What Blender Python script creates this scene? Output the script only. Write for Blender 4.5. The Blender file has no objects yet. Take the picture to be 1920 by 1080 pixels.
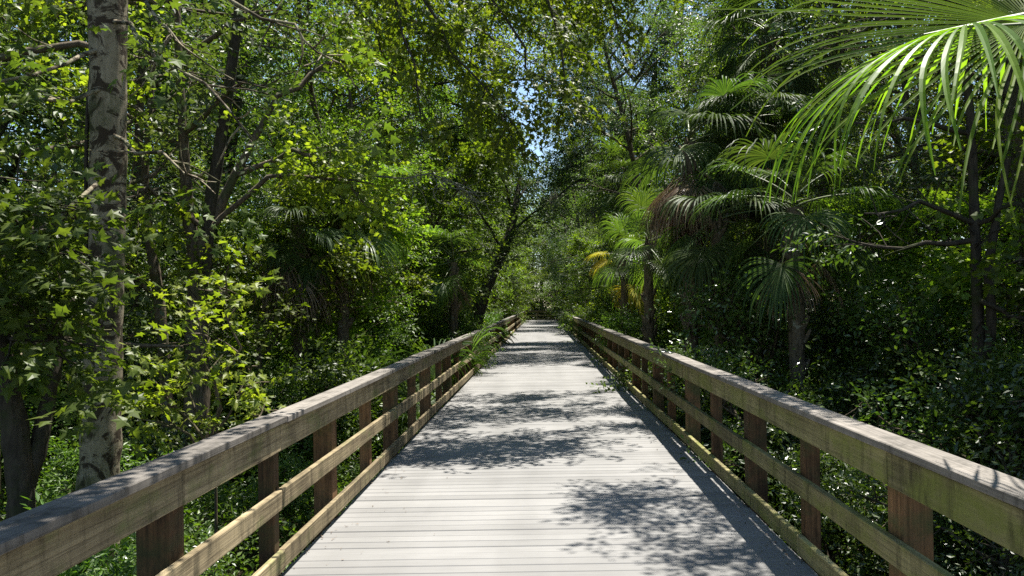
import bpy, math, random
import numpy as np
from mathutils import Vector

# ------------------------------------------------------------------ camera, sky, sun, exposure
S = bpy.context.scene
COL = S.collection
R = math.radians
PI = math.pi
F_PX, VPX, VPY, EYE, ROLL = 1397.0, 1015.0, 570.0, 1.6, R(0.85)
cd = bpy.data.cameras.new('camera')
cam = bpy.data.objects.new('camera', cd)
COL.objects.link(cam)
cd.sensor_width = 36.0
cd.lens = 36.0 * F_PX / 1920.0
cd.shift_x = -(VPX - 960) / 1920.0
cd.shift_y = (VPY - 540) / 1920.0
cd.clip_start = 0.05
cd.clip_end = 1500
cam.location = (0, 0, EYE)
cam.rotation_euler = (R(90), ROLL, 0)
S.camera = cam

SUN_DIR = Vector((0.19, 0.26, 1.0)).normalized()      # towards the sun
w = bpy.data.worlds.new('World'); S.world = w
w.use_nodes = True
wn = w.node_tree
bg = wn.nodes['Background']
sky = wn.nodes.new('ShaderNodeTexSky')
sky.sky_type = 'NISHITA'
sky.sun_disc = False
sky.sun_elevation = math.asin(SUN_DIR.z)
sky.sun_rotation = math.atan2(SUN_DIR.x, SUN_DIR.y)
sky.air_density = 1.0
sky.dust_density = 0.2
sky.ozone_density = 1.0
wn.links.new(sky.outputs[0], bg.inputs[0])
bg.inputs[1].default_value = 0.085
sl = bpy.data.lights.new('sun', 'SUN')
sl.energy = 5.0
sl.angle = R(0.5)
sl.color = (1.0, 0.96, 0.88)
so = bpy.data.objects.new('sun', sl)
COL.objects.link(so)
so.rotation_euler = SUN_DIR.to_track_quat('Z', 'Y').to_euler()
so.location = (10, 10, 60)
S.view_settings.view_transform = 'Standard'
S.view_settings.look = 'None'
S.view_settings.exposure = 1.42
S.view_settings.gamma = 1.0
cy = S.cycles
cy.max_bounces = 7
cy.diffuse_bounces = 4
cy.glossy_bounces = 2
cy.transmission_bounces = 5
cy.transparent_max_bounces = 4
cy.caustics_reflective = False
cy.caustics_refractive = False
cy.sample_clamp_indirect = 8.0
cy.use_denoising = False


def at(px, py, Y):
    """pixel of the photograph (1920 wide) at distance Y along the walk -> world point"""
    dx, dy = px - VPX, -(py - VPY)
    c, s = math.cos(ROLL), math.sin(ROLL)
    x = c * dx + s * dy
    z = -s * dx + c * dy
    return np.array([x * Y / F_PX, Y, EYE + z * Y / F_PX])


# ------------------------------------------------------------------ object helpers
def nrm(v):
    v = np.asarray(v, float)
    return v / (np.linalg.norm(v, axis=-1, keepdims=True) + 1e-9)


class MB:
    def __init__(s):
        s.v = []; s.t = []; s.q = []; s.n = 0

    def add(s, v, t=None, q=None):
        v = np.asarray(v, float).reshape(-1, 3)
        if t is not None and len(t): s.t.append(np.asarray(t, np.int32).reshape(-1, 3) + s.n)
        if q is not None and len(q): s.q.append(np.asarray(q, np.int32).reshape(-1, 4) + s.n)
        s.v.append(v); s.n += len(v)

    def box(s, x0, x1, y0, y1, z0, z1, jit=0.0, rng=None):
        v = np.array([[x, y, z] for z in (z0, z1) for y in (y0, y1) for x in (x0, x1)], float)
        if jit: v += rng.normal(0, jit, v.shape)
        s.add(v, q=[[0, 2, 3, 1], [4, 5, 7, 6], [0, 1, 5, 4], [2, 6, 7, 3], [0, 4, 6, 2], [1, 3, 7, 5]])

    def tube(s, pts, rad, sides=6, cap=False):
        P = np.asarray(pts, float); n = len(P)
        rad = np.broadcast_to(np.asarray(rad, float), (n,))
        T = nrm(np.gradient(P, axis=0))
        ref = np.array([0, 0, 1.0]) if abs(T[0, 2]) < .8 else np.array([1.0, 0, 0])
        A = nrm(np.cross(T, ref)); B = np.cross(T, A)
        a = np.arange(sides) * 2 * PI / sides
        ring = P[:, None] + rad[:, None, None] * (np.cos(a)[None, :, None] * A[:, None] + np.sin(a)[None, :, None] * B[:, None])
        i = np.arange(n - 1)[:, None] * sides; j = np.arange(sides)[None, :]; k = (j + 1) % sides
        q = np.stack([i + j, i + k, i + sides + k, i + sides + j], -1).reshape(-1, 4)
        s.add(ring.reshape(-1, 3), q=q)
        if cap:
            s.add(ring[-1], t=[[0, m, m + 1] for m in range(1, sides - 1)])

    def mesh(s, name, mat, smooth=False):
        me = bpy.data.meshes.new(name)
        V = np.concatenate(s.v)
        T = np.concatenate(s.t) if s.t else np.zeros((0, 3), np.int32)
        Q = np.concatenate(s.q) if s.q else np.zeros((0, 4), np.int32)
        me.vertices.add(len(V)); me.vertices.foreach_set('co', V.astype(np.float32).ravel())
        nl = len(T) * 3 + len(Q) * 4
        me.loops.add(nl)
        me.loops.foreach_set('vertex_index', np.concatenate([T.ravel(), Q.ravel()]).astype(np.int32))
        me.polygons.add(len(T) + len(Q))
        st = np.concatenate([np.arange(len(T)) * 3, len(T) * 3 + np.arange(len(Q)) * 4]).astype(np.int32)
        me.polygons.foreach_set('loop_start', st)
        me.update(calc_edges=True)
        me.polygons.foreach_set('use_smooth', np.full(len(T) + len(Q), bool(smooth)))
        me.materials.append(mat)
        return me


def ob(name, me, parent=None, loc=None):
    o = bpy.data.objects.new(name, me)
    COL.objects.link(o)
    if parent is not None: o.parent = parent
    if loc is not None: o.location = loc
    return o


def tag(o, label, cat, group=None, kind=None):
    if label: o['label'] = label
    if cat: o['category'] = cat
    if group: o['group'] = group
    if kind: o['kind'] = kind
    return o


def thing(name, label, cat, loc=(0, 0, 0), rz=0, group=None):
    e = bpy.data.objects.new(name, None)
    COL.objects.link(e)
    e.location = loc; e.rotation_euler = (0, 0, rz); e.empty_display_size = .1
    return tag(e, label, cat, group)


# ------------------------------------------------------------------ materials
def newmat(name):
    m = bpy.data.materials.new(name); m.use_nodes = True
    nt = m.node_tree; nt.nodes.clear()
    return m, nt, nt.nodes.new('ShaderNodeOutputMaterial')


def N(nt, typ, **kw):
    n = nt.nodes.new(typ)
    for k, v in kw.items():
        if k == 'ins':
            for a, b in v.items(): n.inputs[a].default_value = b
        else: setattr(n, k, v)
    return n


def ramp(nt, stops, src):
    r = nt.nodes.new('ShaderNodeValToRGB')
    el = r.color_ramp.elements
    while len(el) > 1: el.remove(el[-1])
    el[0].position = stops[0][0]; el[0].color = (*stops[0][1], 1)
    for p, c in stops[1:]:
        e = el.new(p); e.color = (*c, 1)
    nt.links.new(src, r.inputs[0])
    return r.outputs[0]


def leafmat(name, cols, trans=0.4, gloss=0.4, tint=(1.55, 1.7, .5), rough=.45):
    m, nt, out = newmat(name)
    L = nt.links.new
    geo = N(nt, 'ShaderNodeNewGeometry')
    n = len(cols); cols = [tuple(v * q_ for v, q_ in zip(c, (1.02, 1.0, 1.0))) for c in cols]
    base = ramp(nt, [((i + .0) / max(1, n - 1), c) for i, c in enumerate(cols)], geo.outputs['Random Per Island'])
    oi = N(nt, 'ShaderNodeObjectInfo')
    mr = N(nt, 'ShaderNodeMapRange', ins={3: .8, 4: 1.2}); L(oi.outputs['Random'], mr.inputs[0])
    mh = N(nt, 'ShaderNodeMapRange', ins={3: .485, 4: .515}); L(oi.outputs['Random'], mh.inputs[0])
    hsv = N(nt, 'ShaderNodeHueSaturation'); L(mr.outputs[0], hsv.inputs['Value']); L(mh.outputs[0], hsv.inputs['Hue']); L(base, hsv.inputs['Color'])
    p = N(nt, 'ShaderNodeBsdfPrincipled', ins={'Roughness': rough, 'Specular IOR Level': gloss})
    L(hsv.outputs[0], p.inputs['Base Color'])
    mul = N(nt, 'ShaderNodeMixRGB', blend_type='MULTIPLY', ins={0: 1.0, 2: (*tint, 1)}); L(hsv.outputs[0], mul.inputs[1])
    tr = N(nt, 'ShaderNodeBsdfTranslucent'); L(mul.outputs[0], tr.inputs[0])
    mx = N(nt, 'ShaderNodeMixShader', ins={0: trans}); L(p.outputs[0], mx.inputs[1]); L(tr.outputs[0], mx.inputs[2])
    L(mx.outputs[0], out.inputs[0])
    return m


def woodmat(name, light, dark, moss, moss_amt, axis='Y', scale=1.0, rough=.85, bump=.35, grain=.6):
    """weathered board: grain runs along the board axis; moss and dark water stains"""
    m, nt, out = newmat(name)
    L = nt.links.new
    tc = N(nt, 'ShaderNodeTexCoord'); oi = N(nt, 'ShaderNodeObjectInfo')
    off = N(nt, 'ShaderNodeVectorMath', operation='SCALE'); L(oi.outputs['Random'], off.inputs['Scale']); off.inputs[0].default_value = (17, 31, 7)
    add = N(nt, 'ShaderNodeVectorMath', operation='ADD'); L(tc.outputs['Object'], add.inputs[0]); L(off.outputs[0], add.inputs[1])
    mp = N(nt, 'ShaderNodeMapping'); L(add.outputs[0], mp.inputs[0])
    sc = {'Y': (34, .8, 34), 'Z': (30, 30, .9), 'X': (.8, 34, 34)}[axis]
    mp.inputs['Scale'].default_value = tuple(a * scale for a in sc)
    gr = N(nt, 'ShaderNodeTexNoise', ins={'Scale': 1.6, 'Detail': 3.5, 'Roughness': .6, 'Distortion': 1.2}); L(mp.outputs[0], gr.inputs[0])
    big = N(nt, 'ShaderNodeTexNoise', ins={'Scale': 2.3, 'Detail': 4.0, 'Roughness': .6}); L(add.outputs[0], big.inputs[0])
    c1 = ramp(nt, [(.34, dark), (.62, light)], gr.outputs[0])
    c2 = ramp(nt, [(.3, tuple(a * .55 for a in dark)), (.6, light)], big.outputs[0])
    mixa = N(nt, 'ShaderNodeMixRGB', ins={0: 1 - grain}); L(c1, mixa.inputs[1]); L(c2, mixa.inputs[2])
    # moss in patches
    mo = N(nt, 'ShaderNodeTexNoise', ins={'Scale': 3.1, 'Detail': 6.0, 'Roughness': .7})
    mp2 = N(nt, 'ShaderNodeMapping', ins={'Location': (5, 3, 9)}); mp2.inputs['Scale'].default_value = (1, .6, 1.4)
    L(add.outputs[0], mp2.inputs[0]); L(mp2.outputs[0], mo.inputs[0])
    mf = N(nt, 'ShaderNodeMapRange', ins={1: .62 - moss_amt * .35, 2: .78 - moss_amt * .3, 3: 0., 4: .85}); L(mo.outputs[0], mf.inputs[0])
    mixb = N(nt, 'ShaderNodeMixRGB', ins={2: (*moss, 1)}); L(mf.outputs[0], mixb.inputs[0]); L(mixa.outputs[0], mixb.inputs[1])
    # dark stains
    stn = N(nt, 'ShaderNodeTexNoise', ins={'Scale': 5.0, 'Detail': 5.0, 'Roughness': .7})
    mp3 = N(nt, 'ShaderNodeMapping', ins={'Location': (1, 7, 2)}); mp3.inputs['Scale'].default_value = (1, 1.6, .5)
    L(add.outputs[0], mp3.inputs[0]); L(mp3.outputs[0], stn.inputs[0])
    sf = N(nt, 'ShaderNodeMapRange', ins={1: .56, 2: .72, 3: 0., 4: .7}); L(stn.outputs[0], sf.inputs[0])
    mixc = N(nt, 'ShaderNodeMixRGB', ins={2: (dark[0] * .3, dark[1] * .3, dark[2] * .28, 1)}); L(sf.outputs[0], mixc.inputs[0]); L(mixb.outputs[0], mixc.inputs[1])
    drp = N(nt, 'ShaderNodeTexNoise', ins={'Scale': 1.0, 'Detail': 5.0, 'Roughness': .75})
    mp4 = N(nt, 'ShaderNodeMapping', ins={'Location': (4, 2, 6)}); mp4.inputs['Scale'].default_value = (9, 9, .9) if axis != 'Z' else (5, 5, 2)
    L(add.outputs[0], mp4.inputs[0]); L(mp4.outputs[0], drp.inputs[0])
    df = N(nt, 'ShaderNodeMapRange', ins={1: .50, 2: .68, 3: 0., 4: .62}); L(drp.outputs[0], df.inputs[0])
    mixd = N(nt, 'ShaderNodeMixRGB', ins={2: (dark[0] * .4, dark[1] * .42, dark[2] * .4, 1)}); L(df.outputs[0], mixd.inputs[0]); L(mixc.outputs[0], mixd.inputs[1])
    mr = N(nt, 'ShaderNodeMapRange', ins={3: .62, 4: 1.28}); L(oi.outputs['Random'], mr.inputs[0])
    hsv = N(nt, 'ShaderNodeHueSaturation'); L(mr.outputs[0], hsv.inputs['Value']); L(mixd.outputs[0], hsv.inputs['Color'])
    p = N(nt, 'ShaderNodeBsdfPrincipled', ins={'Roughness': rough, 'Specular IOR Level': .25}); L(hsv.outputs[0], p.inputs['Base Color'])
    bp = N(nt, 'ShaderNodeBump', ins={'Strength': bump, 'Distance': .004}); L(gr.outputs[0], bp.inputs['Height']); L(bp.outputs[0], p.inputs['Normal'])
    L(p.outputs[0], out.inputs[0])
    return m


def deckmat():
    m, nt, out = newmat('grey_decking')
    L = nt.links.new
    tc = N(nt, 'ShaderNodeTexCoord'); geo = N(nt, 'ShaderNodeNewGeometry')
    mp = N(nt, 'ShaderNodeMapping'); mp.inputs['Scale'].default_value = (1.3, 30, 30); L(tc.outputs['Object'], mp.inputs[0])
    gr = N(nt, 'ShaderNodeTexNoise', ins={'Scale': 2.0, 'Detail': 6.0, 'Roughness': .65}); L(mp.outputs[0], gr.inputs[0])
    big = N(nt, 'ShaderNodeTexNoise', ins={'Scale': .8, 'Detail': 6.0, 'Roughness': .62}); L(tc.outputs['Object'], big.inputs[0])
    mp2 = N(nt, 'ShaderNodeMapping'); mp2.inputs['Scale'].default_value = (1.6, .12, 1); L(tc.outputs['Object'], mp2.inputs[0])
    trk = N(nt, 'ShaderNodeTexNoise', ins={'Scale': 1.3, 'Detail': 3.0}); L(mp2.outputs[0], trk.inputs[0])
    c1 = ramp(nt, [(.3, (.146, .141, .135)), (.7, (.23, .223, .213))], gr.outputs[0])
    c2 = ramp(nt, [(.32, (.124, .12, .114)), (.62, (.243, .236, .226))], big.outputs[0])
    c3 = ramp(nt, [(.35, (.14, .139, .135)), (.6, (.232, .228, .223))], trk.outputs[0])
    a = N(nt, 'ShaderNodeMixRGB', ins={0: .45}); L(c1, a.inputs[1]); L(c2, a.inputs[2])
    b = N(nt, 'ShaderNodeMixRGB', ins={0: .3}); L(a.outputs[0], b.inputs[1]); L(c3, b.inputs[2])
    mr = N(nt, 'ShaderNodeMapRange', ins={3: .88, 4: 1.09}); L(geo.outputs['Random Per Island'], mr.inputs[0])
    sp = N(nt, 'ShaderNodeTexNoise', ins={'Scale': 55.0, 'Detail': 3.0, 'Roughness': .8}); L(tc.outputs['Object'], sp.inputs[0])
    sf = N(nt, 'ShaderNodeMapRange', ins={1: .66, 2: .74, 3: 0., 4: .45}); L(sp.outputs[0], sf.inputs[0])
    d = N(nt, 'ShaderNodeMixRGB', ins={2: (.12, .11, .09, 1)}); L(sf.outputs[0], d.inputs[0]); L(b.outputs[0], d.inputs[1])
    hsv = N(nt, 'ShaderNodeHueSaturation'); L(mr.outputs[0], hsv.inputs['Value']); L(d.outputs[0], hsv.inputs['Color'])
    p = N(nt, 'ShaderNodeBsdfPrincipled', ins={'Roughness': .8, 'Specular IOR Level': .3}); L(hsv.outputs[0], p.inputs['Base Color'])
    bp = N(nt, 'ShaderNodeBump', ins={'Strength': .3, 'Distance': .003}); L(gr.outputs[0], bp.inputs['Height']); L(bp.outputs[0], p.inputs['Normal'])
    L(p.outputs[0], out.inputs[0])
    return m


def barkmat(name, c_light, c_dark, patch=None, pth=(.5, .56), scale=1.0, moss=None):
    m, nt, out = newmat(name)
    L = nt.links.new
    tc = N(nt, 'ShaderNodeTexCoord')
    mp = N(nt, 'ShaderNodeMapping'); mp.inputs['Scale'].default_value = (22 * scale, 22 * scale, 4 * scale); L(tc.outputs['Object'], mp.inputs[0])
    g = N(nt, 'ShaderNodeTexNoise', ins={'Scale': 1.2, 'Detail': 8.0, 'Roughness': .7, 'Distortion': .6}); L(mp.outputs[0], g.inputs[0])
    col = ramp(nt, [(.32, c_dark), (.66, c_light)], g.outputs[0])
    if patch:
        mp2 = N(nt, 'ShaderNodeMapping'); mp2.inputs['Scale'].default_value = (4.0, 4.0, 4.4); L(tc.outputs['Object'], mp2.inputs[0])
        g2 = N(nt, 'ShaderNodeTexNoise', ins={'Scale': 1.5, 'Detail': 7.0, 'Roughness': .66, 'Distortion': 1.3}); L(mp2.outputs[0], g2.inputs[0])
        f = N(nt, 'ShaderNodeMapRange', ins={1: pth[0], 2: pth[1], 3: 0., 4: .92}); L(g2.outputs[0], f.inputs[0])
        mx = N(nt, 'ShaderNodeMixRGB', ins={2: (*patch, 1)}); L(f.outputs[0], mx.inputs[0]); L(col, mx.inputs[1]); col = mx.outputs[0]
    if moss:
        g3 = N(nt, 'ShaderNodeTexNoise', ins={'Scale': 3.0, 'Detail': 6.0, 'Roughness': .7}); L(tc.outputs['Object'], g3.inputs[0])
        f = N(nt, 'ShaderNodeMapRange', ins={1: .5, 2: .62, 3: 0., 4: .75}); L(g3.outputs[0], f.inputs[0])
        mx = N(nt, 'ShaderNodeMixRGB', ins={2: (*moss, 1)}); L(f.outputs[0], mx.inputs[0]); L(col, mx.inputs[1]); col = mx.outputs[0]
    p = N(nt, 'ShaderNodeBsdfPrincipled', ins={'Roughness': .9, 'Specular IOR Level': .2}); L(col, p.inputs['Base Color'])
    bp = N(nt, 'ShaderNodeBump', ins={'Strength': .6, 'Distance': .02}); L(g.outputs[0], bp.inputs['Height']); L(bp.outputs[0], p.inputs['Normal'])
    L(p.outputs[0], out.inputs[0])
    return m


def groundmat():
    m, nt, out = newmat('leaf_litter_ground')
    L = nt.links.new
    tc = N(nt, 'ShaderNodeTexCoord')
    g = N(nt, 'ShaderNodeTexNoise', ins={'Scale': 6.0, 'Detail': 10.0, 'Roughness': .75}); L(tc.outputs['Object'], g.inputs[0])
    col = ramp(nt, [(.35, (.018, .016, .010)), (.55, (.05, .042, .022)), (.7, (.09, .075, .04))], g.outputs[0])
    p = N(nt, 'ShaderNodeBsdfPrincipled', ins={'Roughness': .95, 'Specular IOR Level': .15}); L(col, p.inputs['Base Color'])
    bp = N(nt, 'ShaderNodeBump', ins={'Strength': .8, 'Distance': .05}); L(g.outputs[0], bp.inputs['Height']); L(bp.outputs[0], p.inputs['Normal'])
    L(p.outputs[0], out.inputs[0])
    return m


M = dict(
    deck=deckmat(),
    cap=woodmat('weathered_grey_cap', (.22, .198, .175), (.095, .085, .074), (.12, .12, .08), .05, grain=.6),
    board_l=woodmat('weathered_tan_board', (.37, .295, .175), (.085, .062, .035), (.15, .17, .055), .28, bump=.6),
    board_r=woodmat('mossy_olive_board', (.31, .27, .13), (.10, .085, .038), (.18, .20, .04), .5, bump=.5),
    post=woodmat('red_brown_post', (.20, .108, .05), (.042, .023, .011), (.06, .065, .024), .42, axis='Z', bump=.5),
    joist=woodmat('dark_joist', (.16, .12, .08), (.06, .045, .03), (.08, .09, .03), .3),
    ground=groundmat(),
    pale=barkmat('pale_mottled_bark', (.31, .27, .19), (.17, .14, .09), patch=(.03, .02, .012), pth=(.485, .54), moss=(.07, .08, .03)),
    bark=barkmat('brown_bark', (.14, .11, .075), (.04, .031, .02), patch=(.16, .16, .12), pth=(.58, .66), moss=(.05, .06, .018)),
    barkd=barkmat('dark_bark', (.07, .058, .042), (.02, .016, .012), moss=(.035, .045, .014)),
    palmbark=barkmat('palm_bark', (.16, .13, .09), (.05, .04, .027), patch=(.25, .25, .2), pth=(.6, .66)),
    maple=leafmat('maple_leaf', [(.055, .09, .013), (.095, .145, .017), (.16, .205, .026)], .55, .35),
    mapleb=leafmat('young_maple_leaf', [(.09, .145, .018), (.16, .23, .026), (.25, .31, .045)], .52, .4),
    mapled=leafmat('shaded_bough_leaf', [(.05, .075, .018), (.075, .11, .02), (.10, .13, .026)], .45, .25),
    oak=leafmat('hardwood_leaf', [(.045, .075, .014), (.08, .125, .018), (.13, .18, .028)], .5, .55),
    oakg=leafmat('grey_green_leaf', [(.045, .075, .028), (.07, .105, .038), (.10, .14, .052)], .4, .45),
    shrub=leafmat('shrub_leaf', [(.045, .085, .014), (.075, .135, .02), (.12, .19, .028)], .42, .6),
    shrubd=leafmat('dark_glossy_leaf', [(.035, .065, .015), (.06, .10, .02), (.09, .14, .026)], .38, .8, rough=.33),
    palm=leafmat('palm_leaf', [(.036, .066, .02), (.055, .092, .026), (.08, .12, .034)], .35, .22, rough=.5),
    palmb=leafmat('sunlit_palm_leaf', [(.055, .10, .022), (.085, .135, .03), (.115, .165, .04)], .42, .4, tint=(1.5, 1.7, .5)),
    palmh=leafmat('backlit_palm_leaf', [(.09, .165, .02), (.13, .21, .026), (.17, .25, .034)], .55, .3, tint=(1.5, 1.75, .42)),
    palmy=leafmat('yellow_palm_leaf', [(.30, .27, .03), (.36, .32, .04), (.20, .22, .04)], .4, .4, tint=(1.2, 1.1, .5)),
    palmd=leafmat('dead_palm_leaf', [(.11, .08, .055), (.20, .15, .105), (.30, .24, .17)], .25, .2, tint=(1.1, 1, .8)),
    petiole=leafmat('palm_stalk', [(.09, .12, .04), (.12, .15, .05)], .1, .5),
    moss=leafmat('hanging_moss', [(.12, .125, .09), (.17, .175, .13), (.22, .22, .17)], .3, .1, tint=(1, 1, .9)),
)

# ------------------------------------------------------------------ the setting
rng = np.random.default_rng(7)
g = MB()
xs = np.concatenate([[-420, -150, -60], np.linspace(-24, 24, 49), [60, 150, 420]])
ys = np.concatenate([[-200, -60, -20], np.linspace(-6, 100, 90), [150, 260, 500]])
X, Yg = np.meshgrid(xs, ys)
Z = -1.05 + .10 * np.sin(X * .7 + 1.3) * np.cos(Yg * .45) + .07 * np.sin(X * 1.9 + Yg * 1.1)
nx, ny = len(xs), len(ys)
idx = (np.arange(ny - 1)[:, None] * nx + np.arange(nx - 1)[None, :])
g.add(np.stack([X, Yg, Z], -1).reshape(-1, 3), q=np.stack([idx, idx + 1, idx + nx + 1, idx + nx], -1).reshape(-1, 4))
tag(ob('ground', g.mesh('ground', M['ground'], True)), None, None, kind='structure')

END = 72.0
PITCH, BW = 0.1215, 0.1160
d = MB()
y = -1.5
while y < END + 3.0:
    z = rng.normal(0, .0012); e = .012
    x0, x1 = (-1.585, 1.585) if y < END - .1 else (-1.585, 7.0)
    x0 += rng.uniform(-.006, .006)
    t0, t1 = rng.normal(0, .0009, 2)
    # board with eased edges: profile swept along x
    prof = [(0, -.038), (0, -.005), (.005, 0), (BW - .005, 0), (BW, -.005), (BW, -.038)]
    v = [[x0, y + a, b + z + t0] for a, b in prof] + [[x1, y + a, b + z + t1] for a, b in prof]
    q = [[i, i + 1, i + 7, i + 6] for i in range(5)] + [[5, 0, 6, 11]]
    d.add(v, q=q)
    d.add(v[:6], q=[[0, 1, 4, 5], [1, 2, 3, 4]]); d.add(v[6:], q=[[5, 4, 1, 0], [4, 3, 2, 1]])
    y += PITCH
tag(ob('boardwalk', d.mesh('boardwalk', M['deck'])), None, None, kind='structure')
j = MB()
for x in (-1.2, -.4, .4, 1.2):
    j.box(x - .03, x + .03, -1.5, END + 2.9, -.28, -.042)
for s in (-1, 1):
    j.box(s * 1.50 - .02, s * 1.50 + .02, -1.5, END, -.28, -.042)
for k in range(31):
    yy = .45 + k * 2.44
    j.box(-1.72, 1.72, yy, yy + .05, -.5, -.285)
tag(ob('boardwalk_joists', j.mesh('boardwalk_joists', M['joist'])), None, None, kind='structure')


# ------------------------------------------------------------------ railings
def board(name, x0, x1, y0, y1, z0, z1, mat, parent, rg, bev=.004):
    """one long board, several stations so it warps a little, chamfered edges"""
    n = 7
    b = MB()
    prof = [(x0 + bev, z0), (x1 - bev, z0), (x1, z0 + bev), (x1, z1 - bev), (x1 - bev, z1), (x0 + bev, z1), (x0, z1 - bev), (x0, z0 + bev)]
    P = np.array(prof)
    wx = np.cumsum(rg.normal(0, .0016, n)); wz = np.cumsum(rg.normal(0, .0014, n))
    yy = np.linspace(y0, y1, n)
    V = np.zeros((n, 8, 3))
    V[:, :, 0] = P[None, :, 0] + wx[:, None]; V[:, :, 2] = P[None, :, 1] + wz[:, None]; V[:, :, 1] = yy[:, None]
    i = np.arange(n - 1)[:, None] * 8; jj = np.arange(8)[None]; k = (jj + 1) % 8
    b.add(V.reshape(-1, 3), q=np.stack([i + jj, i + 8 + jj, i + 8 + k, i + k], -1).reshape(-1, 4))
    for r_ in (V[0], V[-1]):
        b.add(r_, q=[[0, 1, 2, 7], [7, 2, 3, 6], [6, 3, 4, 5]])
    return ob(name, b.mesh(name, mat), parent)


def railing(s, y_first, label, mat_b, seed):
    rg = np.random.default_rng(seed)
    root = thing('wooden_railing', label, 'railing', (s * 1.6, 0, 0), 0, 'railings of the boardwalk')

    def X(a, b):
        lo, hi = sorted((s * a, s * b)); return lo - s * 1.6, hi - s * 1.6
    k = 0
    yy = y_first - 2.44 * 2
    while yy < END + .2:
        big = (k % 2 == 0)
        wd = .14 if big else .092
        x0, x1 = X(1.590, 1.590 + wd)
        p = MB()
        e = .005
        prof = [(x0 + e, 0), (x1 - e, 0), (x1, e), (x1, wd - e), (x1 - e, wd), (x0 + e, wd), (x0, wd - e), (x0, e)]
        lx, ly = rg.normal(0, .003, 2)
        V = np.array([[a + lx * t, yy + b + ly * t, zz] for zz, t in ((-1.4 if big else -.32, 0), (.2, .4), (.919, 1)) for a, b in prof])
        q = [[i * 8 + a, i * 8 + (a + 1) % 8, i * 8 + 8 + (a + 1) % 8, i * 8 + 8 + a] for i in range(2) for a in range(8)]
        p.add(V, q=q); p.add(V[16:], q=[[0, 1, 2, 7], [7, 2, 3, 6], [6, 3, 4, 5]])
        ob('post', p.mesh('post', M['post']), root)
        yy += 1.22; k += 1
    for nm, a, b, z0, z1, mat, ph in (('cap_board', 1.515, 1.672, .920, .957, M['cap'], 0 if s > 0 else 1.22),
                                      ('top_board', 1.550, 1.588, .760, .917, mat_b, 0),
                                      ('middle_board', 1.550, 1.588, .408, .524, mat_b, 2.44 if s > 0 else 1.22),
                                      ('bottom_board', 1.550, 1.588, .050, .165, mat_b, 1.22)):
        y0 = -2.6
        y1 = y_first + .05 + ph - (4.88 if ph > 0 else 0)
        while y1 < 0: y1 += 4.88
        while y0 < END + .1:
            x0, x1 = X(a, b)
            jx, jz = rg.normal(0, .0035, 2)
            if nm == 'cap_board': jz = abs(jz)
            else: jx, jz = s * -abs(jx) * .6, -abs(jz) * .8
            board(nm, x0 + jx, x1 + jx, y0 + .005, min(y1, END + .15) - .005, z0 + jz, z1 + jz, mat, root, rg)
            y0 = y1; y1 += 4.88
    return root


railing(-1, 3.15, 'weathered grey brown timber railing along the left edge of the boardwalk', M['board_l'], 11)
railing(1, 3.31, 'mossy olive timber railing along the right edge of the boardwalk', M['board_r'], 12)
er = thing('wooden_railing', 'short dark timber railing closing off the far end of the boardwalk', 'railing', (0, END + 2.75, 0), 0, 'railings of the boardwalk')
for nm, z0, z1, t in (('cap_board', .92, .957, .16), ('top_board', .76, .917, .038), ('middle_board', .408, .524, .038), ('bottom_board', .05, .165, .038)):
    b = MB(); b.box(-1.7, 7.0, 0 if t < .1 else -.04, t, z0, z1); ob(nm, b.mesh(nm, M['cap'] if t > .1 else M['board_r']), er)
for x in np.arange(-1.66, 7, 1.22):
    b = MB(); b.box(x, x + .12, .041, .17, -1.3, .918); ob('post', b.mesh('post', M['post']), er)

# ------------------------------------------------------------------ foliage machinery
OVAL = (np.array([[0, 0, 0], [.27, .42, .06], [0, 1, -.06], [-.27, .42, .06]]), np.array([[0, 1, 2], [0, 2, 3]]))
LANCE = (np.array([[0, 0, 0], [.15, .4, .04], [0, 1, -.1], [-.15, .4, .04]]), np.array([[0, 1, 2], [0, 2, 3]]))
_mo = [(.10, .10), (.40, .10), (.24, .30), (.56, .52), (.22, .56), (.0, 1.05), (-.22, .56), (-.56, .52), (-.24, .30), (-.40, .10), (-.10, .10)]
MAPLE = (np.array([[0, .36, .03]] + [[a, b, -.09 * (abs(a) + b * .6)] for a, b in _mo]),
         np.array([[0, i, i % 11 + 1] for i in range(1, 12)]))
_ms = [(0, 0), (.42, .12), (.22, .34), (.5, .6), (0, 1.0), (-.5, .6), (-.22, .34), (-.42, .12)]
MAPLE_S = (np.array([[0, .36, .03]] + [[a, b, -.09 * (abs(a) + b * .6)] for a, b in _ms]),
           np.array([[0, i, i % 8 + 1] for i in range(1, 9)]))


def rotz(a): c, s = math.cos(a), math.sin(a); return np.array([[c, -s, 0], [s, c, 0], [0, 0, 1]])
def rotx(a): c, s = math.cos(a), math.sin(a); return np.array([[1, 0, 0], [0, c, -s], [0, s, c]])
def roty(a): c, s = math.cos(a), math.sin(a); return np.array([[c, 0, s], [0, 1, 0], [-s, 0, c]])


def spray(leaf, n, size, length, rg, tilt=.45, droop=.25, spread=1.0):
    V, T = leaf; vs = []; ts = []; k = 0
    for i in range(n):
        t = (i + .6) / n if i < n - 1 else 1.0
        side = (-1) ** i
        yaw = side * rg.uniform(.5, 1.25) * spread if i < n - 1 else rg.normal(0, .2)
        sz = size * rg.uniform(.65, 1.15)
        Rm = rotz(yaw) @ rotx(rg.normal(-droop, tilt * .7)) @ roty(rg.normal(0, tilt))
        off = np.array([-side * -0.0, t * length, -.2 * length * t * t]) + rg.normal(0, .03 * length, 3)
        stem = Rm @ np.array([0, size * .35, 0])
        vs.append((V * sz) @ Rm.T + off + stem); ts.append(T + k); k += len(V)
    return np.concatenate(vs), np.concatenate(ts)


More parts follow.
